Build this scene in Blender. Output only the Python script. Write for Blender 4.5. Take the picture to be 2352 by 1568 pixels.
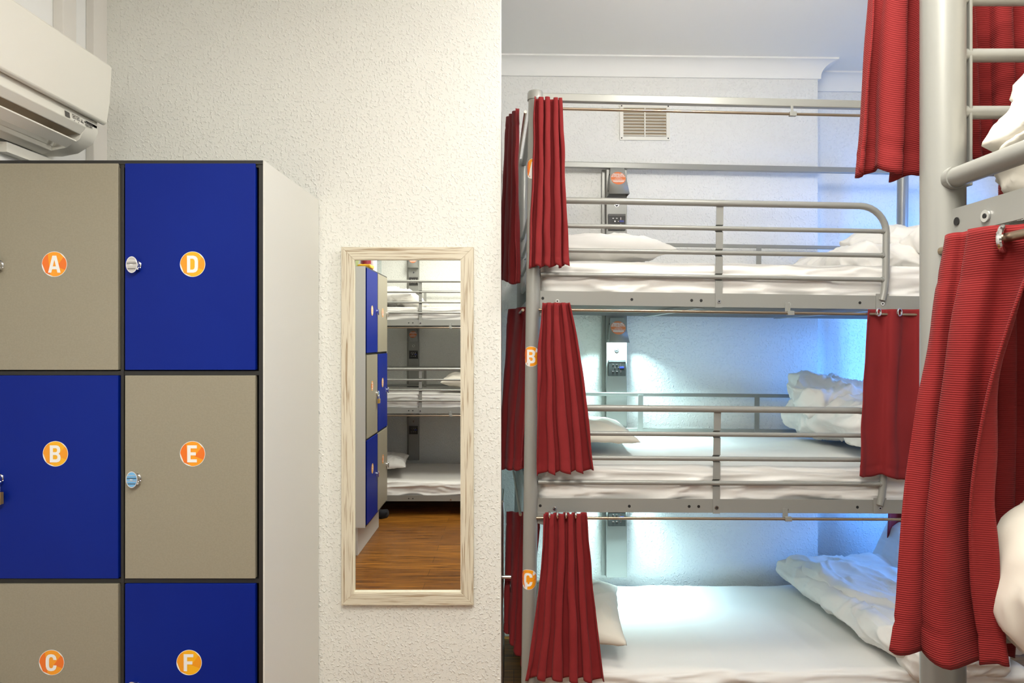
import bpy, bmesh, math, random
from mathutils import Vector, Matrix, noise
R = math.radians
H = 1.5            # eye height
F = 1568.0         # focal length in pixels of the 2352 frame
for o in list(bpy.data.objects): bpy.data.objects.remove(o)
SC = bpy.context.scene
COL = SC.collection

# ------------------------------------------------------------------ camera, world, lights, exposure
cd = bpy.data.cameras.new('camera'); cam = bpy.data.objects.new('camera', cd); COL.objects.link(cam)
cam.location = (0, 0, H); cam.rotation_euler = (R(90), 0, 0)
cd.sensor_width = 36; cd.lens = 24; cd.shift_x = -0.0017; cd.shift_y = -0.0004; cd.clip_start = .02
SC.camera = cam
SC.view_settings.view_transform = 'Standard'; SC.view_settings.look = 'None'
SC.view_settings.gamma = 1; SC.view_settings.use_curve_mapping = False
SC.view_settings.exposure = 0.55
w = bpy.data.worlds.new('world'); SC.world = w; w.use_nodes = True
w.node_tree.nodes['Background'].inputs[0].default_value = (.35, .58, 1, 1)
w.node_tree.nodes['Background'].inputs[1].default_value = .5

def area(name, loc, rot, sx, sy, power, col, spread=180):
    l = bpy.data.lights.new(name, 'AREA'); l.shape = 'RECTANGLE'; l.size = sx; l.size_y = sy
    l.energy = power; l.color = col; l.spread = R(spread)
    o = bpy.data.objects.new(name, l); o.location = loc; o.rotation_euler = rot; COL.objects.link(o); return o
def globe(loc, power, col):
    gl = bpy.data.lights.new('added_globe_light', 'POINT'); gl.energy = power; gl.color = col; gl.shadow_soft_size = .125
    o = bpy.data.objects.new('added_globe_light', gl); o.location = loc; COL.objects.link(o)
area('ceiling_panel_light', (.1, .45, 2.83), (0, 0, 0), .62, .62, 26, (1, .970, .89))
area('ceiling_panel_light', (-.35, -.55, 2.83), (0, 0, 0), .62, .62, 25, (1, .970, .89))  # second panel, added behind the camera as fill
globe((.75, 1.80, 2.66), 330, (1, .975, .90))  # extra lamp added to lift the alcove and its ceiling
# daylight falling through the window of the right wall
dl = area('daylight', (3.02, 2.55, 1.5), (0, 0, 0), .40, 1.4, 26, (.08, .33, 1), 90)
dl.rotation_euler = Vector((-1.0, 1.1, -.35)).to_track_quat('-Z', 'Y').to_euler()

# ------------------------------------------------------------------ materials
def new_mat(name, col=(.8, .8, .8), rough=.5, metal=0., spec=.5):
    m = bpy.data.materials.new(name); m.use_nodes = True
    b = m.node_tree.nodes['Principled BSDF']
    b.inputs['Base Color'].default_value = (*col, 1); b.inputs['Roughness'].default_value = rough
    b.inputs['Metallic'].default_value = metal; b.inputs['Specular IOR Level'].default_value = spec
    return m
def nd(m, t, **k):
    n = m.node_tree.nodes.new(t)
    for a, v in k.items(): setattr(n, a, v)
    return n
def lk(m, a, b): m.node_tree.links.new(a, b)
def bump(m, scale=60, strength=.3, dist=.002, kind='noise', detail=4, stretch=(1, 1, 1), rampv=None):
    b = m.node_tree.nodes['Principled BSDF']
    tc = nd(m, 'ShaderNodeTexCoord'); mp = nd(m, 'ShaderNodeMapping'); mp.inputs['Scale'].default_value = stretch
    lk(m, tc.outputs['Object'], mp.inputs[0])
    if kind == 'noise':
        t = nd(m, 'ShaderNodeTexNoise'); t.inputs['Scale'].default_value = scale; t.inputs['Detail'].default_value = detail; out = t.outputs[0]
    elif kind == 'wave':
        t = nd(m, 'ShaderNodeTexWave'); t.inputs['Scale'].default_value = scale; out = t.outputs['Fac']; t.bands_direction = 'Z'
    else:
        t = nd(m, 'ShaderNodeTexVoronoi'); t.inputs['Scale'].default_value = scale; out = t.outputs[0]
    lk(m, mp.outputs[0], t.inputs[0])
    if rampv:
        r = nd(m, 'ShaderNodeValToRGB'); r.color_ramp.elements[0].position, r.color_ramp.elements[1].position = rampv
        lk(m, out, r.inputs[0]); out = r.outputs[0]
    bp = nd(m, 'ShaderNodeBump'); bp.inputs['Strength'].default_value = strength; bp.inputs['Distance'].default_value = dist
    lk(m, out, bp.inputs['Height']); lk(m, bp.outputs[0], b.inputs['Normal'])
    return m
def tint(m, c1, c2, scale=3, stretch=(1, 1, 1), p=(.35, .65), detail=3):
    b = m.node_tree.nodes['Principled BSDF']
    tc = nd(m, 'ShaderNodeTexCoord'); mp = nd(m, 'ShaderNodeMapping'); mp.inputs['Scale'].default_value = stretch
    t = nd(m, 'ShaderNodeTexNoise'); t.inputs['Scale'].default_value = scale; t.inputs['Detail'].default_value = detail
    r = nd(m, 'ShaderNodeValToRGB'); e = r.color_ramp.elements
    e[0].position, e[1].position = p; e[0].color = (*c1, 1); e[1].color = (*c2, 1)
    lk(m, tc.outputs['Object'], mp.inputs[0]); lk(m, mp.outputs[0], t.inputs[0]); lk(m, t.outputs[0], r.inputs[0])
    lk(m, r.outputs[0], b.inputs['Base Color']); return m
M = {}
M['wall'] = bump(new_mat('woodchip_wall', (.84, .845, .79), .62), 108, .62, .004, detail=2.5, rampv=(.52, .72))
M['wall_blue'] = bump(new_mat('painted_wall', (.84, .84, .81), .6), 105, .55, .004, detail=2.5, rampv=(.52, .72))
M['plaster'] = new_mat('smooth_plaster', (.88, .88, .86), .7)
M['metal'] = bump(new_mat('silver_grey_paint', (.31, .31, .285), .36, .2), 400, .05, .0005)
M['steel'] = new_mat('brushed_steel', (.55, .53, .50), .28, .9)
M['chrome'] = new_mat('chrome', (.75, .75, .76), .15, 1)
M['brassy'] = new_mat('worn_rod', (.38, .30, .22), .3, .9)
M['brass'] = bump(new_mat('brass', (.78, .50, .14), .3, .8), 250, .1, .0005)
M['black'] = new_mat('black_frame', (.018, .017, .015), .45)
M['hole'] = new_mat('dark_hole', (.01, .01, .01), .6)
M['blue'] = tint(bump(new_mat('blue_laminate', (.0, .02, .2), .5, 0, .2), 500, .04, .0004), (.0, .013, .22), (.0002, .016, .24), 2)
M['greige'] = tint(bump(new_mat('grey_laminate', (.36, .33, .27), .45), 500, .05, .0004), (.285, .258, .190), (.305, .276, .204), 200, detail=2)
M['side'] = new_mat('pale_grey_board', (.72, .715, .66), .5)
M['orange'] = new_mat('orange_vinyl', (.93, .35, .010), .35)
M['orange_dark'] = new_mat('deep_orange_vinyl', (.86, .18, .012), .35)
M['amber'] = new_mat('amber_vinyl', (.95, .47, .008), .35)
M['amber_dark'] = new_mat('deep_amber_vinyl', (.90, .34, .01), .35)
M['white'] = new_mat('white_vinyl', (.86, .86, .84), .4)
M['coral'] = new_mat('coral_vinyl', (.80, .22, .07), .45)
M['ac'] = new_mat('cream_plastic', (.82, .80, .72), .32)
M['ac_dark'] = new_mat('beige_inner_plastic', (.42, .33, .22), .45)
M['ac_grey'] = new_mat('grey_print', (.09, .085, .08), .4)
M['duct'] = new_mat('white_trunking', (.76, .73, .68), .45)
def cloth(name, col, s=.15):
    m = new_mat(name, col, .85, 0, .25); m.node_tree.nodes['Principled BSDF'].inputs['Sheen Weight'].default_value = s*.25; return m
M['red'] = bump(cloth('red_curtain_cloth', (.225, .017, .019)), 900, .15, .0004)
M['redrib'] = bump(cloth('ribbed_red_curtain_cloth', (.20, .012, .012)), 120, .5, .0009, 'wave')
M['linen'] = bump(cloth('white_linen', (.84, .82, .78), .05), 30, .12, .003, detail=6)
M['linen_cream'] = bump(cloth('cream_linen', (.70, .655, .565), .05), 26, .12, .003, detail=6)
M['wood_w'] = None
def frame_mat(vert):
    m = new_mat('limed_wood_' + ('v' if vert else 'h'), (.8, .7, .5), .5)
    st = (42, 42, 1.3) if vert else (1.3, 42, 42)
    b = m.node_tree.nodes['Principled BSDF']
    tc = nd(m, 'ShaderNodeTexCoord'); mp = nd(m, 'ShaderNodeMapping'); mp.inputs['Scale'].default_value = st
    t = nd(m, 'ShaderNodeTexNoise'); t.inputs['Scale'].default_value = 5; t.inputs['Detail'].default_value = 6; t.inputs['Distortion'].default_value = .6
    r = nd(m, 'ShaderNodeValToRGB'); e = r.color_ramp.elements
    e[0].position, e[1].position = .33, .50; e[0].color = (.36, .26, .15, 1); e[1].color = (.72, .66, .52, 1)
    bp = nd(m, 'ShaderNodeBump'); bp.inputs['Strength'].default_value = .35; bp.inputs['Distance'].default_value = .002
    lk(m, tc.outputs['Object'], mp.inputs[0]); lk(m, mp.outputs[0], t.inputs[0]); lk(m, t.outputs[0], r.inputs[0])
    lk(m, r.outputs[0], b.inputs['Base Color']); lk(m, r.outputs[0], bp.inputs['Height']); lk(m, bp.outputs[0], b.inputs['Normal'])
    return m
M['wood_v'] = frame_mat(True); M['wood_h'] = frame_mat(False)
M['mirror'] = new_mat('mirror_glass', (.80, .82, .80), .0, 1)
M['inner'] = new_mat('cream_bead', (.85, .80, .64), .5)
def floor_mat():
    m = new_mat('oak_laminate', (.4, .16, .04), .35)
    b = m.node_tree.nodes['Principled BSDF']
    tc = nd(m, 'ShaderNodeTexCoord')
    br = nd(m, 'ShaderNodeTexBrick'); br.inputs['Scale'].default_value = 1; br.inputs['Brick Width'].default_value = 1.1
    br.inputs['Row Height'].default_value = .13; br.inputs['Mortar Size'].default_value = .0012
    br.inputs['Color1'].default_value = (.33, .135, .018, 1); br.inputs['Color2'].default_value = (.22, .085, .012, 1); br.inputs['Mortar'].default_value = (.05, .02, .005, 1)
    mp = nd(m, 'ShaderNodeMapping'); mp.inputs['Scale'].default_value = (1.2, 16, 1)
    t = nd(m, 'ShaderNodeTexNoise'); t.inputs['Scale'].default_value = 3; t.inputs['Detail'].default_value = 7; t.inputs['Distortion'].default_value = .8
    r = nd(m, 'ShaderNodeValToRGB'); r.color_ramp.elements[0].color = (.35, .3, .25, 1); r.color_ramp.elements[1].color = (1.25, 1.2, 1.1, 1)
    r.color_ramp.elements[0].position, r.color_ramp.elements[1].position = .3, .65
    mx = nd(m, 'ShaderNodeMixRGB', blend_type='MULTIPLY'); mx.inputs[0].default_value = 1
    lk(m, tc.outputs['Object'], br.inputs[0]); lk(m, tc.outputs['Object'], mp.inputs[0]); lk(m, mp.outputs[0], t.inputs[0]); lk(m, t.outputs[0], r.inputs[0])
    lk(m, br.outputs[0], mx.inputs[1]); lk(m, r.outputs[0], mx.inputs[2]); lk(m, mx.outputs[0], b.inputs['Base Color'])
    return m
M['floor'] = floor_mat()
def emit(name, col, s):
    m = bpy.data.materials.new(name); m.use_nodes = True; b = m.node_tree.nodes['Principled BSDF']
    b.inputs['Base Color'].default_value = (.8, .8, .8, 1)
    b.inputs['Emission Color'].default_value = (*col, 1); b.inputs['Emission Strength'].default_value = s; return m
M['lamp'] = emit('lit_diffuser', (1, .95, .87), 4)
M['led'] = emit('reading_light_led', (.72, .97, 1), 6)
M['led_off'] = new_mat('unlit_led_strip', (.5, .5, .5), .4)
def clear(name, col, a):
    m = bpy.data.materials.new(name); m.use_nodes = True; nt = m.node_tree; nt.nodes.clear()
    o = nt.nodes.new('ShaderNodeOutputMaterial'); mx = nt.nodes.new('ShaderNodeMixShader'); t = nt.nodes.new('ShaderNodeBsdfTransparent'); g = nt.nodes.new('ShaderNodeBsdfGlossy')
    t.inputs[0].default_value = (*col, 1); g.inputs['Roughness'].default_value = .03; mx.inputs[0].default_value = a
    nt.links.new(t.outputs[0], mx.inputs[1]); nt.links.new(g.outputs[0], mx.inputs[2]); nt.links.new(mx.outputs[0], o.inputs[0]); return m
M['glass'] = clear('window_glass', (.97, .98, 1), .06)
M['bottle'] = clear('clear_bottle', (.88, .92, .93), .15)
M['greenp'] = new_mat('green_plastic', (.10, .42, .12), .3)
M['clearp'] = new_mat('pale_tub_plastic', (.30, .40, .20), .3)
M['maroon'] = new_mat('maroon_tin', (.25, .015, .03), .4)
M['yellow'] = new_mat('yellow_wrapper', (.85, .45, .03), .4)
M['skyblue'] = new_mat('light_blue_card', (.16, .42, .72), .4)
M['tan'] = new_mat('brown_card', (.5, .22, .10), .4)
M['bluesocket'] = new_mat('blue_usb_port', (.02, .03, .25), .4)
M['darkcloth'] = cloth('black_cloth', (.015, .015, .018))

# ------------------------------------------------------------------ mesh helpers
class MB:
    def __init__(s, mats): s.v = []; s.f = []; s.mi = []; s.mats = mats if isinstance(mats, (list, tuple)) else [mats]
    def add(s, vs, fs, mi=0):
        n = len(s.v); s.v += [tuple(v) for v in vs]; s.f += [tuple(i + n for i in f) for f in fs]; s.mi += [mi] * len(fs); return s
    def box(s, a, b, mi=0, mat=None):
        x0, y0, z0 = a; x1, y1, z1 = b
        vs = [Vector(p) for p in ((x0,y0,z0),(x1,y0,z0),(x1,y1,z0),(x0,y1,z0),(x0,y0,z1),(x1,y0,z1),(x1,y1,z1),(x0,y1,z1))]
        if mat: vs = [mat @ v for v in vs]
        return s.add(vs, [(0,3,2,1),(4,5,6,7),(0,1,5,4),(1,2,6,5),(2,3,7,6),(3,0,4,7)], mi)
    def tube(s, pts, r, n=14, mi=0, cap=True):
        pts = [Vector(p) for p in pts]; rings = []; rs = r if isinstance(r, (list, tuple)) else [r] * len(pts)
        t = (pts[1] - pts[0]).normalized(); u = t.orthogonal().normalized()
        for i, p in enumerate(pts):
            a = (pts[i] - pts[i-1]).normalized() if i else t; b = (pts[i+1] - pts[i]).normalized() if i < len(pts) - 1 else a
            tt = (a + b).normalized(); u = (u - tt * u.dot(tt)).normalized(); w_ = tt.cross(u)
            rings.append([p + (u * math.cos(2*math.pi*k/n) + w_ * math.sin(2*math.pi*k/n)) * rs[i] for k in range(n)])
        vs = [v for g in rings for v in g]; fs = []
        for i in range(len(pts) - 1):
            for k in range(n): fs.append((i*n+k, i*n+(k+1)%n, (i+1)*n+(k+1)%n, (i+1)*n+k))
        if cap: fs.append(tuple(range(n))[::-1]); fs.append(tuple((len(pts)-1)*n + k for k in range(n)))
        return s.add(vs, fs, mi)
    def disc(s, c, ax, r, h, n=24, mi=0):
        c = Vector(c); ax = Vector(ax).normalized(); return s.tube([c, c + ax*h], r, n, mi)
    def prism(s, poly, axis, a, b, mi=0):
        # polygon of (p, q) pairs extruded along axis from a to b
        def mk(p, q, h): return {'x': (h, p, q), 'y': (p, h, q), 'z': (p, q, h)}[axis]
        n = len(poly); vs = [mk(p, q, a) for p, q in poly] + [mk(p, q, b) for p, q in poly]
        fs = [tuple(range(n)), tuple(range(2*n-1, n-1, -1))] + [(i, (i+1)%n, n+(i+1)%n, n+i) for i in range(n)]
        return s.add(vs, fs, mi)
    def grid(s, fn, nu, nv, mi=0):
        vs = [fn(i/nu, j/nv) for j in range(nv+1) for i in range(nu+1)]
        return s.add(vs, [(j*(nu+1)+i, j*(nu+1)+i+1, (j+1)*(nu+1)+i+1, (j+1)*(nu+1)+i) for j in range(nv) for i in range(nu)], mi)
    def build(s, name, parent=None, mat=None, smooth=True, bevel=0, recalc=True, solid=0, sharp=35, weld=False):
        me = bpy.data.meshes.new(name); me.from_pydata(s.v, [], s.f)
        for m in s.mats: me.materials.append(m)
        me.polygons.foreach_set('material_index', s.mi)
        if recalc or weld:
            bm = bmesh.new(); bm.from_mesh(me)
            if weld: bmesh.ops.remove_doubles(bm, verts=bm.verts, dist=1e-5)
            bmesh.ops.recalc_face_normals(bm, faces=bm.faces); bm.to_mesh(me); bm.free()
        if smooth:
            me.polygons.foreach_set('use_smooth', [True]*len(me.polygons)); me.set_sharp_from_angle(angle=R(sharp))
        me.update(); o = bpy.data.objects.new(name, me); COL.objects.link(o)
        if parent: o.parent = parent
        if mat is not None: o.matrix_world = mat
        if bevel:
            b = o.modifiers.new('bevel', 'BEVEL'); b.width = bevel; b.segments = 2; b.limit_method = 'ANGLE'; b.angle_limit = R(40)
        if solid:
            b = o.modifiers.new('thick', 'SOLIDIFY'); b.thickness = solid; b.offset = 0
        return o
def tag(o, label=None, cat=None, group=None, kind=None):
    if label: o['label'] = label
    if cat: o['category'] = cat
    if group: o['group'] = group
    if kind: o['kind'] = kind
    return o
def empty(name, mat=None, **k):
    o = bpy.data.objects.new(name, None); COL.objects.link(o); o.empty_display_size = .05
    if mat is not None: o.matrix_world = mat
    return tag(o, **k)
def copy_tree(o, parent=None):
    c = o.copy(); COL.objects.link(c)
    if parent: c.parent = parent
    for ch in list(o.children): copy_tree(ch, c)
    return c
def TR(x, y, z, rx=0, ry=0, rz=0): return Matrix.Translation((x, y, z)) @ Matrix.Rotation(R(rz), 4, 'Z') @ Matrix.Rotation(R(ry), 4, 'Y') @ Matrix.Rotation(R(rx), 4, 'X')
def P(px, py, d): return Vector(((px - 1180) / F * d, d, H + (785 - py) / F * d))

# flat letters: strokes as closed loops (outer, holes) in a 1-high box
LET = {
 'A': [[(0,0),(.19,0),(.24,.2),(.5,.2),(.55,0),(.74,0),(.49,1),(.25,1)], [(.28,.37),(.46,.37),(.37,.76)]],
 'B': [[(.04,0),(.45,0),(.58,.04),(.66,.13),(.68,.28),(.65,.42),(.56,.51),(.64,.6),(.66,.74),(.63,.88),(.54,.97),(.43,1),(.04,1)],
       [(.23,.18),(.23,.43),(.41,.43),(.48,.38),(.49,.3),(.48,.22),(.41,.18)], [(.23,.6),(.23,.83),(.40,.83),(.46,.79),(.47,.71),(.46,.64),(.40,.6)]],
 'C': [[(.34,1),(.50,.97),(.61,.88),(.66,.72),(.66,.66),(.47,.66),(.46,.74),(.42,.81),(.34,.83),(.27,.81),(.23,.74),(.22,.62),(.22,.38),(.23,.26),(.27,.19),(.34,.17),(.42,.19),(.46,.26),(.47,.34),(.66,.34),(.66,.28),(.61,.12),(.50,.03),(.34,0),(.18,.03),(.08,.12),(.03,.26),(.02,.4),(.02,.6),(.03,.74),(.08,.88),(.18,.97)]],
 'D': [[(.04,0),(.42,0),(.57,.05),(.66,.16),(.69,.34),(.69,.66),(.66,.84),(.57,.95),(.42,1),(.04,1)], [(.23,.18),(.23,.82),(.38,.82),(.46,.77),(.49,.66),(.49,.34),(.46,.23),(.38,.18)]],
 'E': [[(.05,0),(.62,0),(.62,.18),(.25,.18),(.25,.41),(.56,.41),(.56,.59),(.25,.59),(.25,.82),(.62,.82),(.62,1),(.05,1)]],
 'F': [[(.05,0),(.25,0),(.25,.4),(.56,.4),(.56,.58),(.25,.58),(.25,.82),(.62,.82),(.62,1),(.05,1)]],
}
def curve_mesh(loops, ext=0.):
    cu = bpy.data.curves.new('tmp', 'CURVE'); cu.dimensions = '2D'; cu.fill_mode = 'BOTH'; cu.extrude = ext
    for lp in loops:
        sp = cu.splines.new('POLY'); sp.points.add(len(lp)-1); sp.use_cyclic_u = True
        for i, (x, y) in enumerate(lp): sp.points[i].co = (x, y, 0, 1)
    return grab(cu)
def grab(cu):
    o = bpy.data.objects.new('tmp', cu); COL.objects.link(o)
    me = bpy.data.meshes.new_from_object(o.evaluated_get(bpy.context.evaluated_depsgraph_get()))
    vs = [Vector(v.co) for v in me.vertices]; fs = [tuple(p.vertices) for p in me.polygons]
    bpy.data.objects.remove(o); bpy.data.curves.remove(cu); bpy.data.meshes.remove(me)
    return vs, fs
_tc = {}
def text_mesh(s, size, bold=0.):
    k = (s, size, bold)
    if k not in _tc:
        cu = bpy.data.curves.new('tmp', 'FONT'); cu.body = s; cu.size = size; cu.align_x = 'CENTER'; cu.align_y = 'CENTER'; cu.offset = bold; cu.resolution_u = 2
        _tc[k] = grab(cu)
    return _tc[k]
_lm = {}
def letter_sticker(ch, r, c, kind, wrap=None):
    """round sticker in the x,z plane at centre c facing -y, white slivers, two tone facets, white letter"""
    base, dark = (M['orange'], M['orange_dark']) if kind == 0 else (M['amber'], M['amber_dark'])
    mb = MB([M['white'], base, dark])
    W = wrap or (lambda x, z, off: (c[0] + x, c[1] - off, c[2] + z))
    n = 60
    def disc_poly(pts, off, mi):
        m = len(pts); ce = (sum(p[0] for p in pts)/m, sum(p[1] for p in pts)/m)
        rings = 8; vs = []; fs = []
        for k in range(rings+1):
            for p in pts:
                t = k / rings; vs.append(W(ce[0] + (p[0]-ce[0])*t, ce[1] + (p[1]-ce[1])*t, off))
        for k in range(rings):
            for i in range(m): fs.append((k*m+i, k*m+(i+1)%m, (k+1)*m+(i+1)%m, (k+1)*m+i))
        mb.add(vs, fs, mi)
    circ = [(r*math.cos(2*math.pi*i/n), r*math.sin(2*math.pi*i/n)) for i in range(n)]
    disc_poly(circ, .0006, 0)
    def clip(pts, half):      # keep points where a*x+b*z<=cc
        for a, b, cc in half:
            out = []
            for i in range(len(pts)):
                p, q = pts[i], pts[(i+1) % len(pts)]; dp = a*p[0]+b*p[1]-cc; dq = a*q[0]+b*q[1]-cc
                if dp <= 0: out.append(p)
                if dp * dq < 0: t = dp/(dp-dq); out.append((p[0]+(q[0]-p[0])*t, p[1]+(q[1]-p[1])*t))
            pts = out
        return pts
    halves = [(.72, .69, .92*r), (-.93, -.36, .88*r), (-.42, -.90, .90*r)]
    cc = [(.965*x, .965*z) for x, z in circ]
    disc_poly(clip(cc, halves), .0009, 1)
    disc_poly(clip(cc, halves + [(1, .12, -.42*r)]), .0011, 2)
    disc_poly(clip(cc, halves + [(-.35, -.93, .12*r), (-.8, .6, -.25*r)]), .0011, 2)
    if ch not in _lm: _lm[ch] = curve_mesh(LET[ch])
    vs, fs = _lm[ch]; hgt = 1.34 * r
    # subdivide so a wrapped letter bends
    bm = bmesh.new(); bv = [bm.verts.new(v) for v in vs]
    for f in fs:
        try: bm.faces.new([bv[i] for i in f])
        except ValueError: pass
    if wrap:
        bmesh.ops.triangulate(bm, faces=bm.faces); bmesh.ops.subdivide_edges(bm, edges=bm.edges, cuts=3, use_grid_fill=True)
    bm.verts.index_update()
    mb.add([W((v.co.x-.36)*hgt, (v.co.y-.5)*hgt, .0015) for v in bm.verts], [tuple(v.index for v in f.verts) for f in bm.faces], 0)
    bm.free()
    return mb
def softbox(mb, size, rad, res, disp=None, mat=None, mi=0):
    """rounded box centred at the origin made of welded grids"""
    sx, sy, sz = [a/2 for a in size]; idx = {}; vs = []; fs = []
    nx, ny, nz = res
    rad = min(rad, sx, sy, sz)
    def vert(i, j, k):
        key = (i, j, k)
        if key in idx: return idx[key]
        def cm(i, n, s):     # denser near edges
            t = i/n*2-1; return math.copysign(abs(t)**.8, t)*s
        p = Vector((cm(i, nx, sx), cm(j, ny, sy), cm(k, nz, sz)))
        q = Vector((max(-sx+rad, min(sx-rad, p.x)), max(-sy+rad, min(sy-rad, p.y)), max(-sz+rad, min(sz-rad, p.z))))
        d = p - q
        nrm = d.normalized() if d.length > 1e-9 else Vector((0, 0, 1))
        p = q + nrm * rad
        if disp: p = disp(p, nrm)
        if mat: p = mat @ p
        idx[key] = len(vs); vs.append(p); return idx[key]
    for i in range(nx):
        for j in range(ny):
            fs.append((vert(i,j,0), vert(i,j+1,0), vert(i+1,j+1,0), vert(i+1,j,0)))
            fs.append((vert(i,j,nz), vert(i+1,j,nz), vert(i+1,j+1,nz), vert(i,j+1,nz)))
    for i in range(nx):
        for k in range(nz):
            fs.append((vert(i,0,k), vert(i+1,0,k), vert(i+1,0,k+1), vert(i,0,k+1)))
            fs.append((vert(i,ny,k), vert(i,ny,k+1), vert(i+1,ny,k+1), vert(i+1,ny,k)))
    for j in range(ny):
        for k in range(nz):
            fs.append((vert(0,j,k), vert(0,j,k+1), vert(0,j+1,k+1), vert(0,j+1,k)))
            fs.append((vert(nx,j,k), vert(nx,j+1,k), vert(nx,j+1,k+1), vert(nx,j,k+1)))
    mb.add(vs, fs, mi)
def ridge(p, f, seed=0, warp=.6):
    q = Vector((p[0]*f[0] + seed*3.1, p[1]*f[1] - seed*1.7, p[2]*f[2] + seed*.9))
    q = q + Vector((noise.noise(q*.7), noise.noise(q*.7 + Vector((9, 3, 5))), noise.noise(q*.7 + Vector((2, 8, 1))))) * warp
    n = 1 - abs(noise.noise(q)) * 2.2
    return max(n, 0)**2

# ------------------------------------------------------------------ setting
def struct(name, mb, **k): return tag(mb.build(name, **k), kind='structure')
CZ = 2.93
BY = 3.47; SL = .028          # back wall of the alcove, its slight skew
XL, XR, YB = -1.53, 2.75, -1.85
mb = MB(M['floor']); mb.box((XL-.1, YB-.1, -.05), (XR+.1, 4.0, 0)); struct('floor', mb, smooth=False)
mb = MB(M['plaster']); mb.box((XL-.1, YB-.1, CZ), (XR+.1, 4.0, CZ+.05)); struct('ceiling', mb, smooth=False)
mb = MB(M['plaster']); mb.box((XL-.1, YB, 0), (XL, 2.52, CZ)); struct('wall_left', mb, smooth=False)
mb = MB(M['wall']); mb.box((XL-.1, 2.52, 0), (-.05, 2.64, CZ)); struct('wall_front', mb, smooth=False)
mb = MB(M['wall']); mb.box((XL-.1, YB-.1, 0), (XR+.1, YB, CZ)); struct('wall_rear', mb, smooth=False)
mb = MB(M['wall_blue']); mb.box((-.42, 2.64, 0), (-.32, BY, CZ)); struct('wall_alcove_left', mb, smooth=False)
def yb(x): return BY + SL*x
mb = MB(M['wall_blue'])
xs = 1.565
mb.prism([(-.42, yb(-.42)), (xs, yb(xs)), (xs, 4.0), (-.42, 4.0)], 'z', 0, CZ); struct('wall_back', mb, smooth=False)
mb = MB(M['wall_blue'])
mb.prism([(xs, yb(xs)+.17), (XR, yb(XR)+.17), (XR, 4.0), (xs, 4.0)], 'z', 0, CZ); struct('wall_recess', mb, smooth=False)
# right wall with window opening
wy0, wy1, wz0, wz1 = 1.95, 3.35, .75, 2.35
mb = MB(M['plaster'])
mb.box((XR, YB, 0), (XR+.1, wy0, CZ)); mb.box((XR, wy1, 0), (XR+.1, 4, CZ)); mb.box((XR, wy0, 0), (XR+.1, wy1, wz0)); mb.box((XR, wy0, wz1), (XR+.1, wy1, CZ))
struct('wall_right', mb, smooth=False)
win = MB(M['white'])
for a, b in (((wy0, wz0), (wy0+.05, wz1)), ((wy1-.05, wz0), (wy1, wz1)), ((wy0+.05, wz0), (wy1-.05, wz0+.05)), ((wy0+.05, wz1-.05), (wy1-.05, wz1)), ((2.63, wz0+.05), (2.67, wz1-.05))):
    win.box((XR+.02, a[0], a[1]), (XR+.07, b[0], b[1]))
wo = struct('window_1', win, smooth=False)
pn = MB(M['glass']); pn.box((XR+.04, wy0+.05, wz0+.05), (XR+.046, wy1-.05, wz1-.05)); o = pn.build('pane', wo, smooth=False)
# cornice (cove) around the chimney breast
def cove(name, p0, p1, nrm, ext0=0, ext1=0, hh=.085, dd=.075):
    p0 = Vector(p0); p1 = Vector(p1); d = (p1-p0).normalized(); nrm = Vector(nrm).normalized()
    prof = [(0, CZ)] + [(dd*(1-math.sin(a)) , CZ-hh*(1-math.cos(a)) ) for a in [R(x) for x in range(0, 91, 10)]] + [(0, CZ-hh-.006)]
    prof = [(0, CZ), (dd, CZ), (dd, CZ-.008)] + [(.012+(dd-.012)*(1-math.sin(a)), CZ-.008-(hh-.02)*(1-math.cos(a))) for a in [R(x) for x in range(0, 91, 9)]] + [(.012, CZ-hh), (0, CZ-hh)]
    mb = MB(M['plaster']); n = len(prof); vs = []
    for p, e in ((p0, ext0), (p1, ext1)):
        for (a, z) in prof: q = p + nrm*a + d*(a*e); vs.append((q.x, q.y, z))
    mb.add(vs, [tuple(range(n)), tuple(range(2*n-1, n-1, -1))] + [(i, (i+1)%n, n+(i+1)%n, n+i) for i in range(n)])
    return struct(name, mb, sharp=25)
cove('trim_1', (-.32, yb(-.32), 0), (xs, yb(xs), 0), (0, -1, 0), 0, 1)
cove('trim_2', (xs, yb(xs), 0), (xs, yb(xs)+.17, 0), (1, 0, 0), -1, -1)
cove('trim_3', (xs, yb(xs)+.17, 0), (XR, yb(XR)+.17, 0), (0, -1, 0), 1, 0)
# dark edge bead on the partition end
mb = MB(M['plaster']); mb.box((-.05, 2.52, 0), (-.047, 2.64, CZ)); struct('trim_4', mb, smooth=False)
for nm, a, b in (('baseboard_left', (XL, YB, 0), (XL+.015, -.56, .1)), ('baseboard_front', (-.70, 2.505, 0), (-.05, 2.52, .1))):
    mb = MB(M['white']); mb.box(a, b); struct(nm, mb, smooth=False, bevel=.003)
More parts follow.
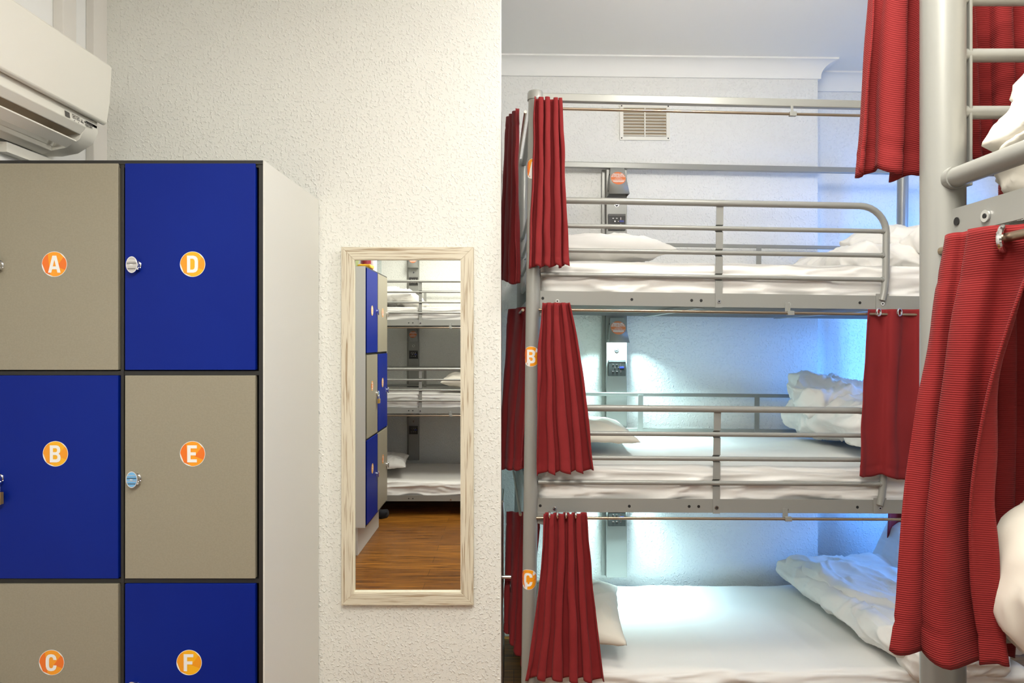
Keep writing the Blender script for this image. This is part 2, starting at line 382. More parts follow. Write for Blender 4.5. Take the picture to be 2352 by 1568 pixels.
# ceiling lamps out of view; globe and rear panel are added to brighten
for x, y, z, lb in ((.75, 1.80, 2.66, 'added out of view to brighten the alcove bunk'),):
    t = empty('added_globe_lamp', TR(x, y, z), label='round white globe lamp ' + lb, cat='lamp')
    mb = MB(M['lamp']); n_ = 24
    for j in range(12):
        for i in range(n_):
            q = [(.12*math.sin(math.pi*(j+a)/12)*math.cos(2*math.pi*(i+b_)/n_), .12*math.sin(math.pi*(j+a)/12)*math.sin(2*math.pi*(i+b_)/n_), .12*math.cos(math.pi*(j+a)/12)) for a, b_ in ((0, 0), (1, 0), (1, 1), (0, 1))]
            mb.add(q, [(0, 1, 2, 3)])
    mb.build('globe', t, weld=True)
    mb = MB(M['white']); mb.tube([(0, 0, .12), (0, 0, CZ-z-.02)], .006, 10); mb.tube([(0, 0, CZ-z-.02), (0, 0, CZ-z)], .05, 24); mb.build('stem', t)
for x, y, lb in ((.1, .45, 'over the aisle beside the lockers'), (-.35, -.55, 'added as fill in front of the rear bunk')):
    t = empty('ceiling_light', TR(x, y, CZ), label='square white ceiling panel light ' + lb, cat='light', group='ceiling panel lights')
    mb = MB(M['white']); mb.box((-.33, -.33, -.06), (.33, -.31, 0)); mb.box((-.33, .31, -.06), (.33, .33, 0)); mb.box((-.33, -.31, -.06), (-.31, .31, 0)); mb.box((.31, -.31, -.06), (.33, .31, 0)); mb.build('frame', t, smooth=False)
    mb = MB(M['lamp']); mb.box((-.31, -.31, -.055), (.31, .31, -.04)); mb.build('diffuser', t, smooth=False)
# ------------------------------------------------------------------ lockers
PZ = .205; TP = .600; CS = (0, .3945, .801); LD = .546
def locker_bank(mat, label, LD=LD):
    t = empty('locker_cabinet', mat, label=label, cat='locker cabinet', group='locker cabinets')
    Wd = CS[2]; top = PZ + 3*TP + .016
    c = MB([M['black'], M['side']])
    for x in (0, CS[1]-.0045, Wd-.013): c.box((x, .002, PZ), (x+(.013 if x != CS[1]-.0045 else .009), LD-.01, top))
    for k in range(4): c.box((.013, .004, PZ+k*TP-.004), (Wd-.013, LD-.01, PZ+k*TP+.009))
    c.box((0, .0, top-.012), (Wd, LD-.01, top)); c.box((.013, LD-.02, PZ), (Wd-.013, LD-.008, top))
    c.build('carcass', t, smooth=False, bevel=.0008)
    for nm, x0, x1 in (('side_panel', Wd, Wd+.004), ('side_panel', -.004, 0)):
        s = MB(M['side']); s.box((x0, .001, PZ-.002), (x1, LD, top-.001)); s.build(nm, t, smooth=False)
    s = MB(M['side']); s.box((.03, .06, 0), (Wd-.03, LD-.01, PZ-.004)); s.build('plinth', t, smooth=False, bevel=.002)
    for col in range(2):
        for row in range(3):
            x0 = CS[col] + (.010 if col == 0 else .011); x1 = CS[col+1] - (.009 if col == 0 else .021)
            z1 = PZ + (3-row)*TP - .004 + (.010 if row == 0 else 0) -.0; z0 = PZ + (2-row)*TP + .012
            blue = (row + col) % 2 == 1
            zc = z1 - .29 if row == 0 else z1 - .225
            d = MB(M['blue'] if blue else M['greige'])
            d.box((x0, -.004, z0), (x1, .014, z1))
            door = d.build('door', t, smooth=False, bevel=.001)
            tag(door, label='blue door' if blue else 'grey door')
            ch = 'ABCDEF'[col*3+row]
            cx = (.193, .195)[col] + x0 + (.003 if (col, row) == (0, 1) else 0); 
            if (col, row) == (1, 2): cx -= .01
            if (col, row) == (0, 2): cx -= .008
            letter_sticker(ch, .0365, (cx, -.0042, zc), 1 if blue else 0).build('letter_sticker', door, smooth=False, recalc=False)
            # cam lock: collar, oval turned face with ribs
            kx = x0 + .033; kz = (z1 - .293, z1 - .296, z1 - .296)[row]
            k = MB([M['chrome'], M['steel'], M['hole'], (M['skyblue'], M['tan'], M['steel'])[(0 if (col, row) == (1, 1) else 1 if (col, row) == (1, 2) else 2)]])
            k.disc((kx, -.004, kz), (0, -1, 0), .0155, .003, 32, 0)
            k.disc((kx, -.007, kz), (0, -1, 0), .0135, .011, 32, 0)
            def oval(rx, rz, y0, y1, mi):
                n = 36; vs = []
                for y in (y0, y1): vs += [(kx-.004+rx*math.cos(2*math.pi*i/n), y, kz+rz*math.sin(2*math.pi*i/n)) for i in range(n)]
                k.add(vs, [tuple(range(n)), tuple(range(2*n-1, n-1, -1))] + [(i, (i+1)%n, n+(i+1)%n, n+i) for i in range(n)], mi)
            oval(.0165, .0235, -.016, -.0215, 0); oval(.0142, .021, -.021, -.0221, 3 if (col, row) != (0, 0) and (col, row) in ((1, 1), (1, 2)) else 1)
            for q in range(4):
                zz = kz + (-.012 + q*.008); hw = .0135*math.sqrt(max(.1, 1-((zz-kz)/.021)**2))
                k.box((kx-.004-hw, -.0229, zz-.0008), (kx-.004+hw, -.0219, zz+.0008), 0 if q % 2 else 2)
            k.box((kx-.008, -.0233, kz-.0015), (kx, -.0221, kz+.0015), 0)
            k.box((kx+.007, -.020, kz-.014), (kx+.014, -.010, kz-.008), 0)
            k.build('lock_knob', door)
    return t
bank = locker_bank(TR(-.719-CS[2]-.004, 1.968, 0), 'blue and grey letter-marked locker cabinet standing below the air conditioner')
bank2 = locker_bank(TR(-1.03, -.53, 0, rz=90), 'blue and grey locker cabinet seen only in the wall mirror', .490)
# the padlock on door B
def padlock(mat, label):
    t = empty('padlock', mat, label=label, cat='padlock', group='padlocks')
    b = MB([M['brass'], M['hole']]); b.box((-.019, -.0065, -.034), (.019, .0065, 0)); 
    vs, fs = text_mesh('9', .012, .0003); 
    b.box((-.011, -.0070, -.026), (.011, -.0064, -.012), 1); b.box((-.010, -.0072, -.025), (.010, -.0066, -.013), 0)
    b.add([(v.x, -.0074, v.y-.019) for v in vs], fs, 1)
    b.build('body', t, bevel=.0015)
    s = MB(M['chrome']); s.tube([(-.012, 0, -.004), (-.012, 0, .016)] + [(-.012*math.cos(a), 0, .016+.012*math.sin(a)) for a in [R(x) for x in range(0, 181, 20)]] + [(.012, 0, -.004)], .003, 12)
    s.build('shackle', t)
    return t
x0 = -.719-CS[2]-.004
padlock(TR(x0+.010+.036, 1.968-.022, PZ+2*TP-.004-.296-.036), 'brass padlock hanging from the lock of blue door B')
padlock(Matrix.Translation((-1.03+.022, -.53+CS[1]+.043, PZ+2*TP-.004-.296-.036)) @ Matrix.Rotation(R(90), 4, 'Z'), 'small brass padlock on the reflected grey locker door in the mirror')
# things on top of the second cabinet (seen in the mirror)
TZ = PZ + 3*TP + .016
t = empty('food_tub', TR(-1.20, .12, TZ), label='green lidded see-through tub on top of the reflected lockers', cat='tub')
b = MB(M['clearp']); b.prism([(-.06, 0), (.06, 0), (.075, .075), (-.075, .075)], 'y', -.08, .08); b.build('tub', t, bevel=.006)
b = MB(M['greenp']); b.box((-.082, -.088, .075), (.082, .088, .092)); b.build('lid', t, bevel=.004)
def lathe(mb, prof, n=28, mi=0, c=(0, 0)):
    vs = [(c[0]+r*math.cos(2*math.pi*i/n), c[1]+r*math.sin(2*math.pi*i/n), z) for r, z in prof for i in range(n)]
    fs = [(j*n+i, j*n+(i+1)%n, (j+1)*n+(i+1)%n, (j+1)*n+i) for j in range(len(prof)-1) for i in range(n)]
    mb.add(vs, fs, mi)
b = MB(M['maroon']); lathe(b, [(0, 0), (.036, 0), (.038, .01), (.038, .15), (.034, .16), (0, .16)]); tag(b.build('drink_can', mat=TR(-1.10, -.06, TZ), sharp=50), label='dark red can between the green tub and the white roll', cat='can')
b = MB(M['white']); lathe(b, [(0, 0), (.032, 0), (.034, .008), (.034, .17), (.02, .19), (.0, .19)]); tag(b.build('lotion_bottle', mat=TR(-1.07, -.15, TZ), sharp=50), label='white bottle beside the clear glass bottle on reflected lockers', cat='bottle')
b = MB(M['bottle']); lathe(b, [(0, 0), (.036, 0), (.038, .01), (.038, .12), (.030, .15), (.014, .18), (.014, .21), (0, .21)]); tag(b.build('water_bottle', mat=TR(-1.06, -.26, TZ), sharp=50), label='clear empty bottle at the end of the reflected locker top', cat='bottle')
b = MB(M['yellow']); softbox(b, (.10, .12, .03), .012, (10, 10, 4), lambda p, n: p + n*.004*noise.noise(p*60)); tag(b.build('snack_packet', mat=TR(-1.075, .06, TZ+.017)), label='orange and yellow crumpled packet at the reflected locker edge', cat='packet')

# ------------------------------------------------------------------ mirror
MX0, MX1, MZ0, MZ1 = -.631, -.147, H-.966, H+.344
t = empty('wall_mirror', TR((MX0+MX1)/2, 2.518, MZ0), label='tall mirror in a limed wood frame hung beside the lockers', cat='mirror')
ox, oz = -(MX0+MX1)/2, -MZ0
fw = .0455; D0, D1 = -.022, -.002
def bar(nm, poly, m):
    b = MB(M[m]); b.prism(poly, 'y', D0, D1); b.build('frame_' + nm, t, smooth=False, bevel=.0015)
a0, a1, c0, c1 = MX0+ox, MX1+ox, 0, MZ1-MZ0
bar('top', [(a0, c1), (a1, c1), (a1-fw, c1-fw), (a0+fw, c1-fw)], 'wood_h'); bar('bottom', [(a0, c0), (a1, c0), (a1-fw, c0+fw), (a0+fw, c0+fw)], 'wood_h')
bar('side', [(a0, c0), (a0+fw, c0+fw), (a0+fw, c1-fw), (a0, c1)], 'wood_v'); bar('side', [(a1, c0), (a1-fw, c0+fw), (a1-fw, c1-fw), (a1, c1)], 'wood_v')
b = MB(M['inner']); e = .0022
b.box((a0+fw, -.020, c0+fw), (a0+fw+e, -.008, c1-fw)); b.box((a1-fw-e, -.020, c0+fw), (a1-fw, -.008, c1-fw)); b.box((a0+fw+e, -.020, c0+fw), (a1-fw-e, -.008, c0+fw+e*1.6)); b.box((a0+fw+e, -.020, c1-fw-e*.6), (a1-fw-e, -.008, c1-fw))
b.build('bead', t, smooth=False)
b = MB(M['mirror']); b.box((a0+fw-.003, -.010, c0+fw-.003), (a1-fw+.003, -.006, c1-fw+.003)); b.build('glass', t, smooth=False)

# ------------------------------------------------------------------ air conditioner on the left wall
t = empty('air_conditioner', TR(XL, 2.25, 0), label='cream split air conditioner on the left wall above the lockers', cat='air conditioner')
zt = H+.905; 
L0 = -.86
# profile in (x from wall, z)
body = [(.0, zt-1.0*.30), (.0, zt), (.10, zt+.005), (.165, zt-1.0*.02), (.165, zt-1.0*.20), (.172, zt-1.0*.215), (.155, zt-1.0*.243), (.152, zt-1.0*.26)]
bm_ = MB([M['ac'], M['ac_dark']])
def yprism(mb, prof, y0, y1, mi=0): 
    n = len(prof); vs = [(p, y0, z) for p, z in prof] + [(p, y1, z) for p, z in prof]
    mb.add(vs, [tuple(range(n)), tuple(range(2*n-1, n-1, -1))] + [(i, (i+1)%n, n+(i+1)%n, n+i) for i in range(n)], mi)
yprism(bm_, [(.0, zt-1.0*.285), (.0, zt-1.0*.005), (.165, zt-1.0*.02), (.165, zt-1.0*.21), (.150, zt-1.0*.245), (.09, zt-1.0*.225), (.06, zt-1.0*.285)], L0, -.012)
yprism(bm_, [(.0, zt-1.0*.30), (.0, zt-1.0*.2), (.165, zt-1.0*.2), (.165, zt-1.0*.225), (.145, zt-1.0*.262), (.10, zt-1.0*.29), (.05, zt-1.0*.30)], -.075, -.008)
yprism(bm_, [(.0, zt-1.0*.30), (.0, zt-1.0*.27), (.055, zt-1.0*.27), (.06, zt-1.0*.30), (.03, zt-1.0*.312)], L0, -.075)
yprism(bm_, [(.0, zt-1.0*.235), (.0, zt-1.0*.2), (.165, zt-1.0*.2), (.168, zt-1.0*.225), (.150, zt-1.0*.248), (.142, zt-1.0*.246), (.15, zt-1.0*.232)], L0, -.075)
bm_.build('body', t, bevel=.002)
b = MB(M['ac_dark']); yprism(b, [(.03, zt-1.0*.27), (.03, zt-1.0*.235), (.148, zt-1.0*.235), (.14, zt-1.0*.246), (.06, zt-1.0*.262)], L0, -.078); b.build('air_outlet', t)
pan = MB(M['ac'])
yprism(pan, [(.168, zt-.190), (.180, zt-.196), (.190, zt-.190), (.200, zt-1.0*.12), (.205, zt-1.0*.04), (.206, zt-1.0*.006), (.200, zt+.002), (.10, zt+.006), (.0, zt+.008), (.0, zt-1.0*.005), (.165, zt-1.0*.015)], L0, 0)
pan.build('front_panel', t, bevel=.004)
fl = MB(M['ac']); yprism(fl, [(.112, zt-.292), (.112, zt-.288), (.142, zt-.268), (.142, zt-.272)], L0, -.085); fl.build('louvre', t)
for y in (-.10, -.36, -.60):
    b = MB(M['ac']); b.tube([(.10, y, zt-1.0*.276), (.09, y, zt-1.0*.24)], .006, 10); b.box((.085, y-.004, zt-1.0*.275), (.115, y+.004, zt-1.0*.262)); b.build('louvre_pivot', t)
for k in range(8):
    y = -.14 - k*.085; b = MB(M['ac_dark']); b.add([(.05, y, zt-1.0*.265), (.12, y-.02, zt-1.0*.255), (.12, y-.02, zt-1.0*.238), (.05, y, zt-1.0*.238)], [(0, 1, 2, 3)]); b.build('vane', t, solid=.002, recalc=False)
cab = MB(M['ac_grey']); cab.tube([(.10, -.088, zt-1.0*.262), (.115, -.10, zt-1.0*.274), (.12, -.12, zt-1.0*.265), (.11, -.18, zt-1.0*.255)], .0015, 8); cab.build('cable', t)
# lower lip print: display, two buttons, three-diamond mark with the name
def lipp(u, v):   # u along -y from the far end, v down the lip between z-.2 and z-.226
    a = Vector((.1662, 0, zt-1.0*.200)); c = Vector((.1695, 0, zt-1.0*.226)); q = a.lerp(c, v); return (q.x+.0005, -u, q.z)
lab = MB([M['ac_grey'], M['ac'], M['duct']])
def quad(u0, u1, v0, v1, mi=0): lab.add([lipp(u0, v0), lipp(u1, v0), lipp(u1, v1), lipp(u0, v1)], [(0, 1, 2, 3)], mi)
quad(.178, .156, .2, .85); 
for u in (.135, .115):
    quad(u+.008, u-.008, .15, .2); quad(u+.008, u-.008, .55, .6); quad(u+.008, u+.0072, .15, .6); quad(u-.0072, u-.008, .15, .6); quad(u+.003, u-.003, .3, .45); quad(u+.0015, u-.0015, .8, .9)
for ang in (90, 210, 330):
    a = R(ang); cx, cz = .096, .5
    pts = [(0, 0), (.0045*math.cos(a+.52), .0045*math.sin(a+.52)), (.0078*math.cos(a), .0078*math.sin(a)), (.0045*math.cos(a-.52), .0045*math.sin(a-.52))]
    lab.add([lipp(cx-p, cz-q/.026) for p, q in pts], [(0, 1, 2, 3)])
for s_, v in (('MITSUBISHI', .36), ('ELECTRIC', .68)):
    vs, fs = text_mesh(s_, .0085, .0003); lab.add([lipp(.062-q.x, v-q.y/.026) for q in vs], fs)
lab.build('control_label', t, smooth=False, recalc=False, solid=.0003)
b = MB(M['duct'])
b.box((XL, 2.265, zt+.06), (XL+.035, 2.335, CZ)); tag(b.build('pipe_trunking', smooth=False, bevel=.003), label='white vertical pipe cover rising above the air conditioner', cat='pipe trunking')
b = MB(M['duct']); b.prism([(2.17, zt+.013), (2.355, zt+.013), (2.355, zt+.055), (2.30, zt+.085), (2.17, zt+.085)], 'x', XL, XL+.07); tag(b.build('trunking_elbow', bevel=.006, smooth=False), label='white trunking elbow just behind the top of the air conditioner', cat='trunking elbow')
b = MB(M['duct']); b.box((XL, 2.44, TZ+.001), (XL+.03, 2.52, CZ)); tag(b.build('corner_trunking', smooth=False, bevel=.003), label='white boxed trunking running up the corner left of the textured wall', cat='trunking')
b = MB(M['ac']); b.box((XL, 2.02, zt-.345), (XL+.03, 2.27, zt-.315)); b.box((XL+.03, 2.16, zt-.333), (XL+.0305, 2.18, zt-.331)); tag(b.build('drain_cover', smooth=False, bevel=.004), label='flat cream cover strip on the wall just below the air conditioner', cat='cover')

# ------------------------------------------------------------------ bunks
GT = (.512, .420, .331, .242)          # guard tubes of the top tier, metres above the eye
TD = -.7525                            # tier pitch
def bend(c, r, a0, a1, n=8):           # arc in x,z
    return [(c[0]+r*math.cos(R(a0+(a1-a0)*i/n)), c[1], c[2]+r*math.sin(R(a0+(a1-a0)*i/n))) for i in range(n+1)]
class Bunk: pass
def make_bunk(mat, label, flip=1, L=1.93, Wd=.93, guard_to=1.30, lean=0., near=False, tiers=3, stickers=True, leg_extra=0.):
    B = Bunk(); B.mat = mat; B.flip = flip
    t = empty('bunk_bed', mat, label=label, cat='bunk bed', group='triple bunk beds'); B.root = t
    Y = lambda y: y*flip
    m = M['metal']
    for (x, y) in ((0, 0), (0, Wd), (L, 0), (L, Wd)):
        b = MB(m); z0 = x*lean
        b.tube([(x, Y(y), z0+.0), (x, Y(y), H+.872)], .026, 28); b.tube([(x, Y(y), H+.872), (x, Y(y), H+.874)], .0265, 28)
        b.tube([(x, Y(y), H+.874), (x, Y(y), H+.898), (x, Y(y), H+.905)], [.0295, .0295, .026], 28)
        p = b.build('post', t, sharp=40)
        if (x, y) == (0, 0) and stickers:
            for k, ch in enumerate('ABC'):
                zc = H + (785-(393, 820, 1327)[k])/632.
                def wrap(u, z, off, zc=zc): a = u/.026 - .25; return ((.026+off)*math.sin(a), -Y(1)*(.026+off)*math.cos(a), zc+z)
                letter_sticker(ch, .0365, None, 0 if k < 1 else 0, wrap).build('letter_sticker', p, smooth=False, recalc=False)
    for y in (0, Wd):
        b = MB(m); b.box((.02, Y(y)-.012, H+.870), (L-.02, Y(y)+.012, H+.899)); b.build('top_rail', t, bevel=.003)
    for x in (0, L):
        b = MB(m); b.box((x-.012, Y(.02), H+.870), (x+.012, Y(Wd-.02), H+.899)) if flip > 0 else b.box((x-.012, Y(Wd-.02), H+.870), (x+.012, Y(.02), H+.899)); b.build('top_end_rail', t, bevel=.003)
    for k in range(tiers):
        dz = H + TD*k
        for y, s in ((0, -1), (Wd, 1)):       # side plates, an angle with an inward flange
            b = MB([m, M['hole'], M['chrome']])
            ys = sorted((Y(y + s*.004), Y(y + s*.001))); b.box((.022, ys[0], dz+.133), (L-.022, ys[1], dz+(.166 if near else .183)))
            ys = sorted((Y(y + s*.001), Y(y - s*.028))); b.box((.022, ys[0], dz+.146), (L-.022, ys[1], dz+.149))
            f = y + s*.0045
            for hx in (.035, .36, 1.27, 1.205, .615, .58):
                b.disc((hx, Y(f), dz+(.149 if near else .156)), (0, Y(s), 0), .0052, .0006, 16, 1)
            for hx in (.088, .94):
                b.disc((hx, Y(f), dz+.146), (0, Y(s), 0), .0072, .002, 18, 2); b.disc((hx, Y(f + s*.002), dz+.146), (0, Y(s), 0), .003, .0006, 12, 1)
            b.build('side_rail', t, smooth=True)
            b = MB(m); b.prism([(.024, dz+.133), (.075, dz+.133), (.052, dz+.085), (.024, dz+.092)], 'y', *sorted((Y(y+s*.004), Y(y-s*.006)))); b.build('corner_bracket', t, bevel=.001)
        for x in (0, L):
            b = MB(m); ys = sorted((Y(.02), Y(Wd-.02))); b.box((x-.004, ys[0], dz+.118), (x+.004, ys[1], dz+.172)); b.build('end_rail', t, bevel=.001)
        # wire mesh deck
        b = MB(m)
        yy = .03
        while yy < Wd-.02: b.tube([(.01, Y(yy), dz+.151), (L-.01, Y(yy), dz+.151)], .0018, 6); yy += .05
        xx = .02
        while xx < L-.01: b.tube([(xx, Y(.0), dz+.154), (xx, Y(Wd), dz+.154)], .0018, 6); xx += .05
        ys = sorted((Y(.02), Y(Wd-.02)))
        for xb in (.62, 1.28): b.box((xb-.015, ys[0], dz+.128), (xb+.015, ys[1], dz+.131)); 
        b.build('wire_deck', t)
        # curtain rod with clips
        rz = dz + (.114 - (.0 if k == 0 else .0))
        if k < tiers-1:
            b = MB(M['brassy']); b.tube([(.02, Y(-.014), rz), (L-.02, Y(-.014), rz)], .0052, 12); b.build('curtain_rod', t)
            b = MB(m); b.box((.93, min(Y(-.0205), Y(-.0075)), rz-.008), (.955, max(Y(-.0205), Y(-.0075)), rz+.008)); ys = sorted((Y(-.0075), Y(-.0055))); b.box((.925, ys[0], rz), (.945, ys[1], dz+.152)); b.build('rod_clip', t, bevel=.001)
            b = MB(M['brassy']); b.tube([(-.035, Y(.03), rz), (-.035, Y(Wd-.03), rz)], .0052, 12); b.build('end_curtain_rod', t)
            for s_ in (.045, Wd-.045):
                pass
        # guards
        if k < 2:
            g = near
            zz = [dz+v for v in GT]
            b = MB(m)
            if not near:
                r0 = .10; xe = guard_to
                b.tube([(.026, Y(-.006), zz[0]), (xe-r0, Y(-.006), zz[0])] + bend((xe-r0, Y(-.006), zz[0]-r0), r0, 90, 0)[1:] + [(xe, Y(-.006), zz[3]+.01), (xe-.006, Y(-.006), dz+.195), (xe-.014, Y(-.007), dz+.165)], .0122, 16)
                for z in zz[1:]: b.tube([(.026, Y(-.006), z), (xe-.005, Y(-.006), z)], .0086, 12); b.tube([(xe-.016, Y(-.006), z), (xe-.008, Y(-.006), z)], .0105, 12)
                b.box((xe-.036, min(Y(-.0075), Y(-.005)), dz+.133), (xe+.012, max(Y(-.0075), Y(-.005)), dz+.19))
                b.build('guard_rail', t, sharp=40)
                b = MB([m, M['chrome'], M['hole']])
                pts = [(zz[0]-.010, -.004)]
                for z in zz[1:]: pts += [(z+.014, -.004), (z+.008, .007), (z-.008, .007), (z-.014, -.004)]
                pts += [(dz+.19, -.0048), (dz+.131, -.0065)]
                n = len(pts); vs = []; 
                for z, yv in pts: vs += [(.667, Y(yv-.0015), z), (.693, Y(yv-.0015), z), (.693, Y(yv+.0015), z), (.667, Y(yv+.0015), z)]
                fs = [(0, 1, 2, 3), (4*n-4, 4*n-3, 4*n-2, 4*n-1)]
                for i in range(n-1):
                    for q in range(4): fs.append((4*i+q, 4*i+(q+1)%4, 4*i+4+(q+1)%4, 4*i+4+q))
                b.add(vs, fs); b.disc((.68, Y(-.008), dz+.153), (0, Y(-1), 0), .0068, .002, 18, 1); b.disc((.68, Y(-.0101), dz+.153), (0, Y(-1), 0), .003, .0004, 12, 2)
                b.build('guard_strap', t, sharp=30)
                b = MB([M['chrome'], M['hole']]); b.disc((xe-.012, Y(-.0076), dz+.153), (0, Y(-1), 0), .0068, .002, 18, 0); b.disc((xe-.012, Y(-.0095), dz+.153), (0, Y(-1), 0), .003, .0005, 12, 1); b.build('guard_bolt', t)
            else:
                if k == 0:
                    b.tube([(.02, Y(-.002), dz+.205), (1.2, Y(-.002), dz+.205)], .0125, 20); b.tube([(.022, Y(-.002), dz+.205), (.032, Y(-.002), dz+.205)], .0145, 20)
                    b.build('guard_rail', t, sharp=40)
            b = MB(m); z1, z2 = dz+.492, dz+.315
            for z in (z1, z2): b.box((.02, *sorted((Y(Wd-.008), Y(Wd+.004)))[:1], z-.009), (L-.02, sorted((Y(Wd-.008), Y(Wd+.004)))[1], z+.009))
            b.build('back_guard_rail', t, bevel=.003)
            for xx in (.60, 1.19):
                b = MB(m); ys = sorted((Y(Wd-.011), Y(Wd-.008))); b.box((xx-.013, ys[0], dz+.14), (xx+.013, ys[1], z1)); b.build('back_strap', t, bevel=.001)
            b = MB(m)
            for z in ((.443, .370, .296, .222) if near else GT):
                b.tube([(0, Y(.02), dz+z), (0, Y(Wd-.02), dz+z)], .0085, 12)
            b.build('end_guard', t)
    b = MB(M['brassy']); b.tube([(.02, Y(-.012), H+.842), (L-.02, Y(-.012), H+.842)], .0052, 12); b.build('curtain_rod', t)
    b = MB(m); ys = sorted((Y(-.019), Y(-.005))); b.box((.93, ys[0], H+.834), (.955, ys[1], H+.850)); b.box((.935, Y(-.012)-.001, H+.848), (.945, Y(-.012)+.001, H+.874)); b.build('rod_clip', t, bevel=.001)
    b = MB(M['brassy']); b.tube([(-.035, Y(.03), H+.842), (-.035, Y(Wd-.03), H+.842)], .0052, 12); b.build('end_curtain_rod', t)
    return B

def service_column(mat, flip, label, lit):
    """metal column against the wall with hooded reading lights and sockets on three tiers"""
    t = empty('reading_light_column', mat, label=label, cat='reading light column', group='reading light columns')
    Y = lambda y: y*flip; m = M['metal']; yw = .045
    def bx(mb, x0, x1, y0, y1, z0, z1, mi=0): a, c = sorted((Y(y0), Y(y1))); mb.box((x0, a, z0), (x1, c, z1), mi)
    b = MB([m, M['hole']]); bx(b, -.052, .052, 0, yw, .31, H+.87)
    b.box((-.070, min(Y(yw-.004), Y(yw-.012)), .31), (-.052, max(Y(yw-.004), Y(yw-.012)), H+.87))
    b.build('column', t, bevel=.002)
    for k in range(3):
        dz = H + TD*k
        h = MB([m, M['hole']])
        z1, z0 = dz+.868, dz+.725
        if k: z1 = dz+.868; z0 = dz+.745
        prof = [(.0, z1), (-.018, z1), (-.075, z0), (0, z0+.004)]
        # hollow hood: front and two cheeks
        def pt(x, p): return (x, Y(p[0]), p[1])
        w0, w1 = .034, .050
        fr = [pt(-w0, (-.018, z1)), pt(w0, (-.018, z1)), pt(w1, (-.075, z0)), pt(-w1, (-.075, z0))]
        bk = [pt(-w0, (0, z1)), pt(w0, (0, z1)), pt(w1, (0, z0)), pt(-w1, (0, z0))]
        h.add(fr + bk, [(0, 1, 2, 3), (0, 3, 7, 4), (1, 5, 6, 2), (0, 4, 5, 1)])
        for q in (.25, .85): 
            a = Vector(fr[0]).lerp(Vector(fr[3]), q); c = Vector(bk[0]).lerp(Vector(bk[3]), q); p = a.lerp(c, .5); h.disc(p, (-1, 0, 0), .004, .0015, 12, 1)
        hood = h.build('hood', t, solid=.002)
        # sticker on the sloping face
        A = Vector(fr[0]); U = (Vector(fr[1])-A).normalized(); V = (Vector(fr[0])+Vector(fr[1]))/2 - (Vector(fr[2])+Vector(fr[3]))/2; Vn = V.normalized(); N = U.cross(Vn); 
        if N.y*flip > 0: N = -N
        C = (Vector(fr[0])+Vector(fr[1])+Vector(fr[2])+Vector(fr[3]))/4 + Vn*.012; Ux = Vector((1, 0, 0)) * flip
        s = MB([M['coral'], M['white']]); rr = .037
        n = 40; s.add([C + N*.0025] + [C + N*.0025 + Ux*rr*math.cos(2*math.pi*i/n) + Vn*rr*math.sin(2*math.pi*i/n) for i in range(n)], [(0, i+1, (i+1) % n+1) for i in range(n)])
        for txt, v, sz, bo in (('PERSONAL BED', .024, .0085, .0003), ('SOCKET FACILITIES', .0165, .0080, .0003), ('ARE AVAILABLE TO YOU', .009, .0072, .0003), ('CONTAINING', .003, .0045, 0), ('2A UNIVERSAL PLUG', -.002, .0045, 0), ('USB CHARGING PLUG', -.0068, .0045, 0), ('PHONE AND LAPTOP USE ONLY', -.012, .0052, .0002), ('AVAILABLE AT RECEPTION', -.0255, .0040, 0)):
            vs, fs = text_mesh(txt, sz, bo); s.add([C + N*.003 + Ux*q.x*.88 + Vn*(q.y+v) for q in vs], fs, 1)
        s.add([C + N*.003 + Ux*a + Vn*c for a, c in ((-.027, -.021), (.027, -.021), (.027, -.0158), (-.027, -.0158))], [(0, 1, 2, 3)], 1)
        s.build('notice_sticker', hood, smooth=False, recalc=False)
        l = MB(M['led'] if lit[k] else M['led_off']); bx(l, -.03, .03, -.045, -.012, z0+.045, z0+.049); l.build('light_strip', t, smooth=False)
        if lit[k]:
            li = bpy.data.lights.new('reading_light', 'AREA'); li.shape = 'RECTANGLE'; li.size = .06; li.size_y = .03; li.energy = lit[k]; li.color = (.62, .95, 1)
            o = bpy.data.objects.new('reading_light', li); COL.objects.link(o); o.parent = t; o.location = (0, Y(-.035), z0+.040)
            o.rotation_euler = (R(-12 if flip > 0 else 12), 0, 0)
        b = MB([M['chrome'], M['hole']]); b.disc((0, Y(0), z0-.04), (0, Y(-1), 0), .011, .002, 24, 0); b.disc((0, Y(-.002), z0-.04), (0, Y(-1), 0), .0085, .0008, 20, 1); b.box((-.006, Y(-.0030)-.0004, z0-.0412), (.006, Y(-.0030)+.0004, z0-.0388), 0); b.build('switch', t)
        sk = MB([M['black'], M['chrome'], M['bluesocket'], M['ac_grey']]); zc = z0-.128
        bx(sk, -.043, .043, -.012, 0, zc-.040, zc+.040, 0); bx(sk, -.043, .043, -.013, -.011, zc+.030, zc+.038, 3)
        for sx_, sz_, w_, h_ in ((-.02, .018, .008, .004), (-.002, .018, .008, .004), (-.011, .003, .006, .007), (-.02, -.016, .010, .004), (-.001, -.016, .010, .004), (.018, .017, .004, .012), (.018, -.015, .004, .011), (.006, .003, .005, .004)):
            X_ = sx_*1; bx(sk, X_-w_/2, X_+w_/2, -.0135, -.012, zc+sz_-h_/2, zc+sz_+h_/2, 1)
        bx(sk, .012, .034, -.0136, -.012, zc-.001, zc+.008, 2)
        sk.build('socket', t, smooth=False, bevel=.0005)
    return t

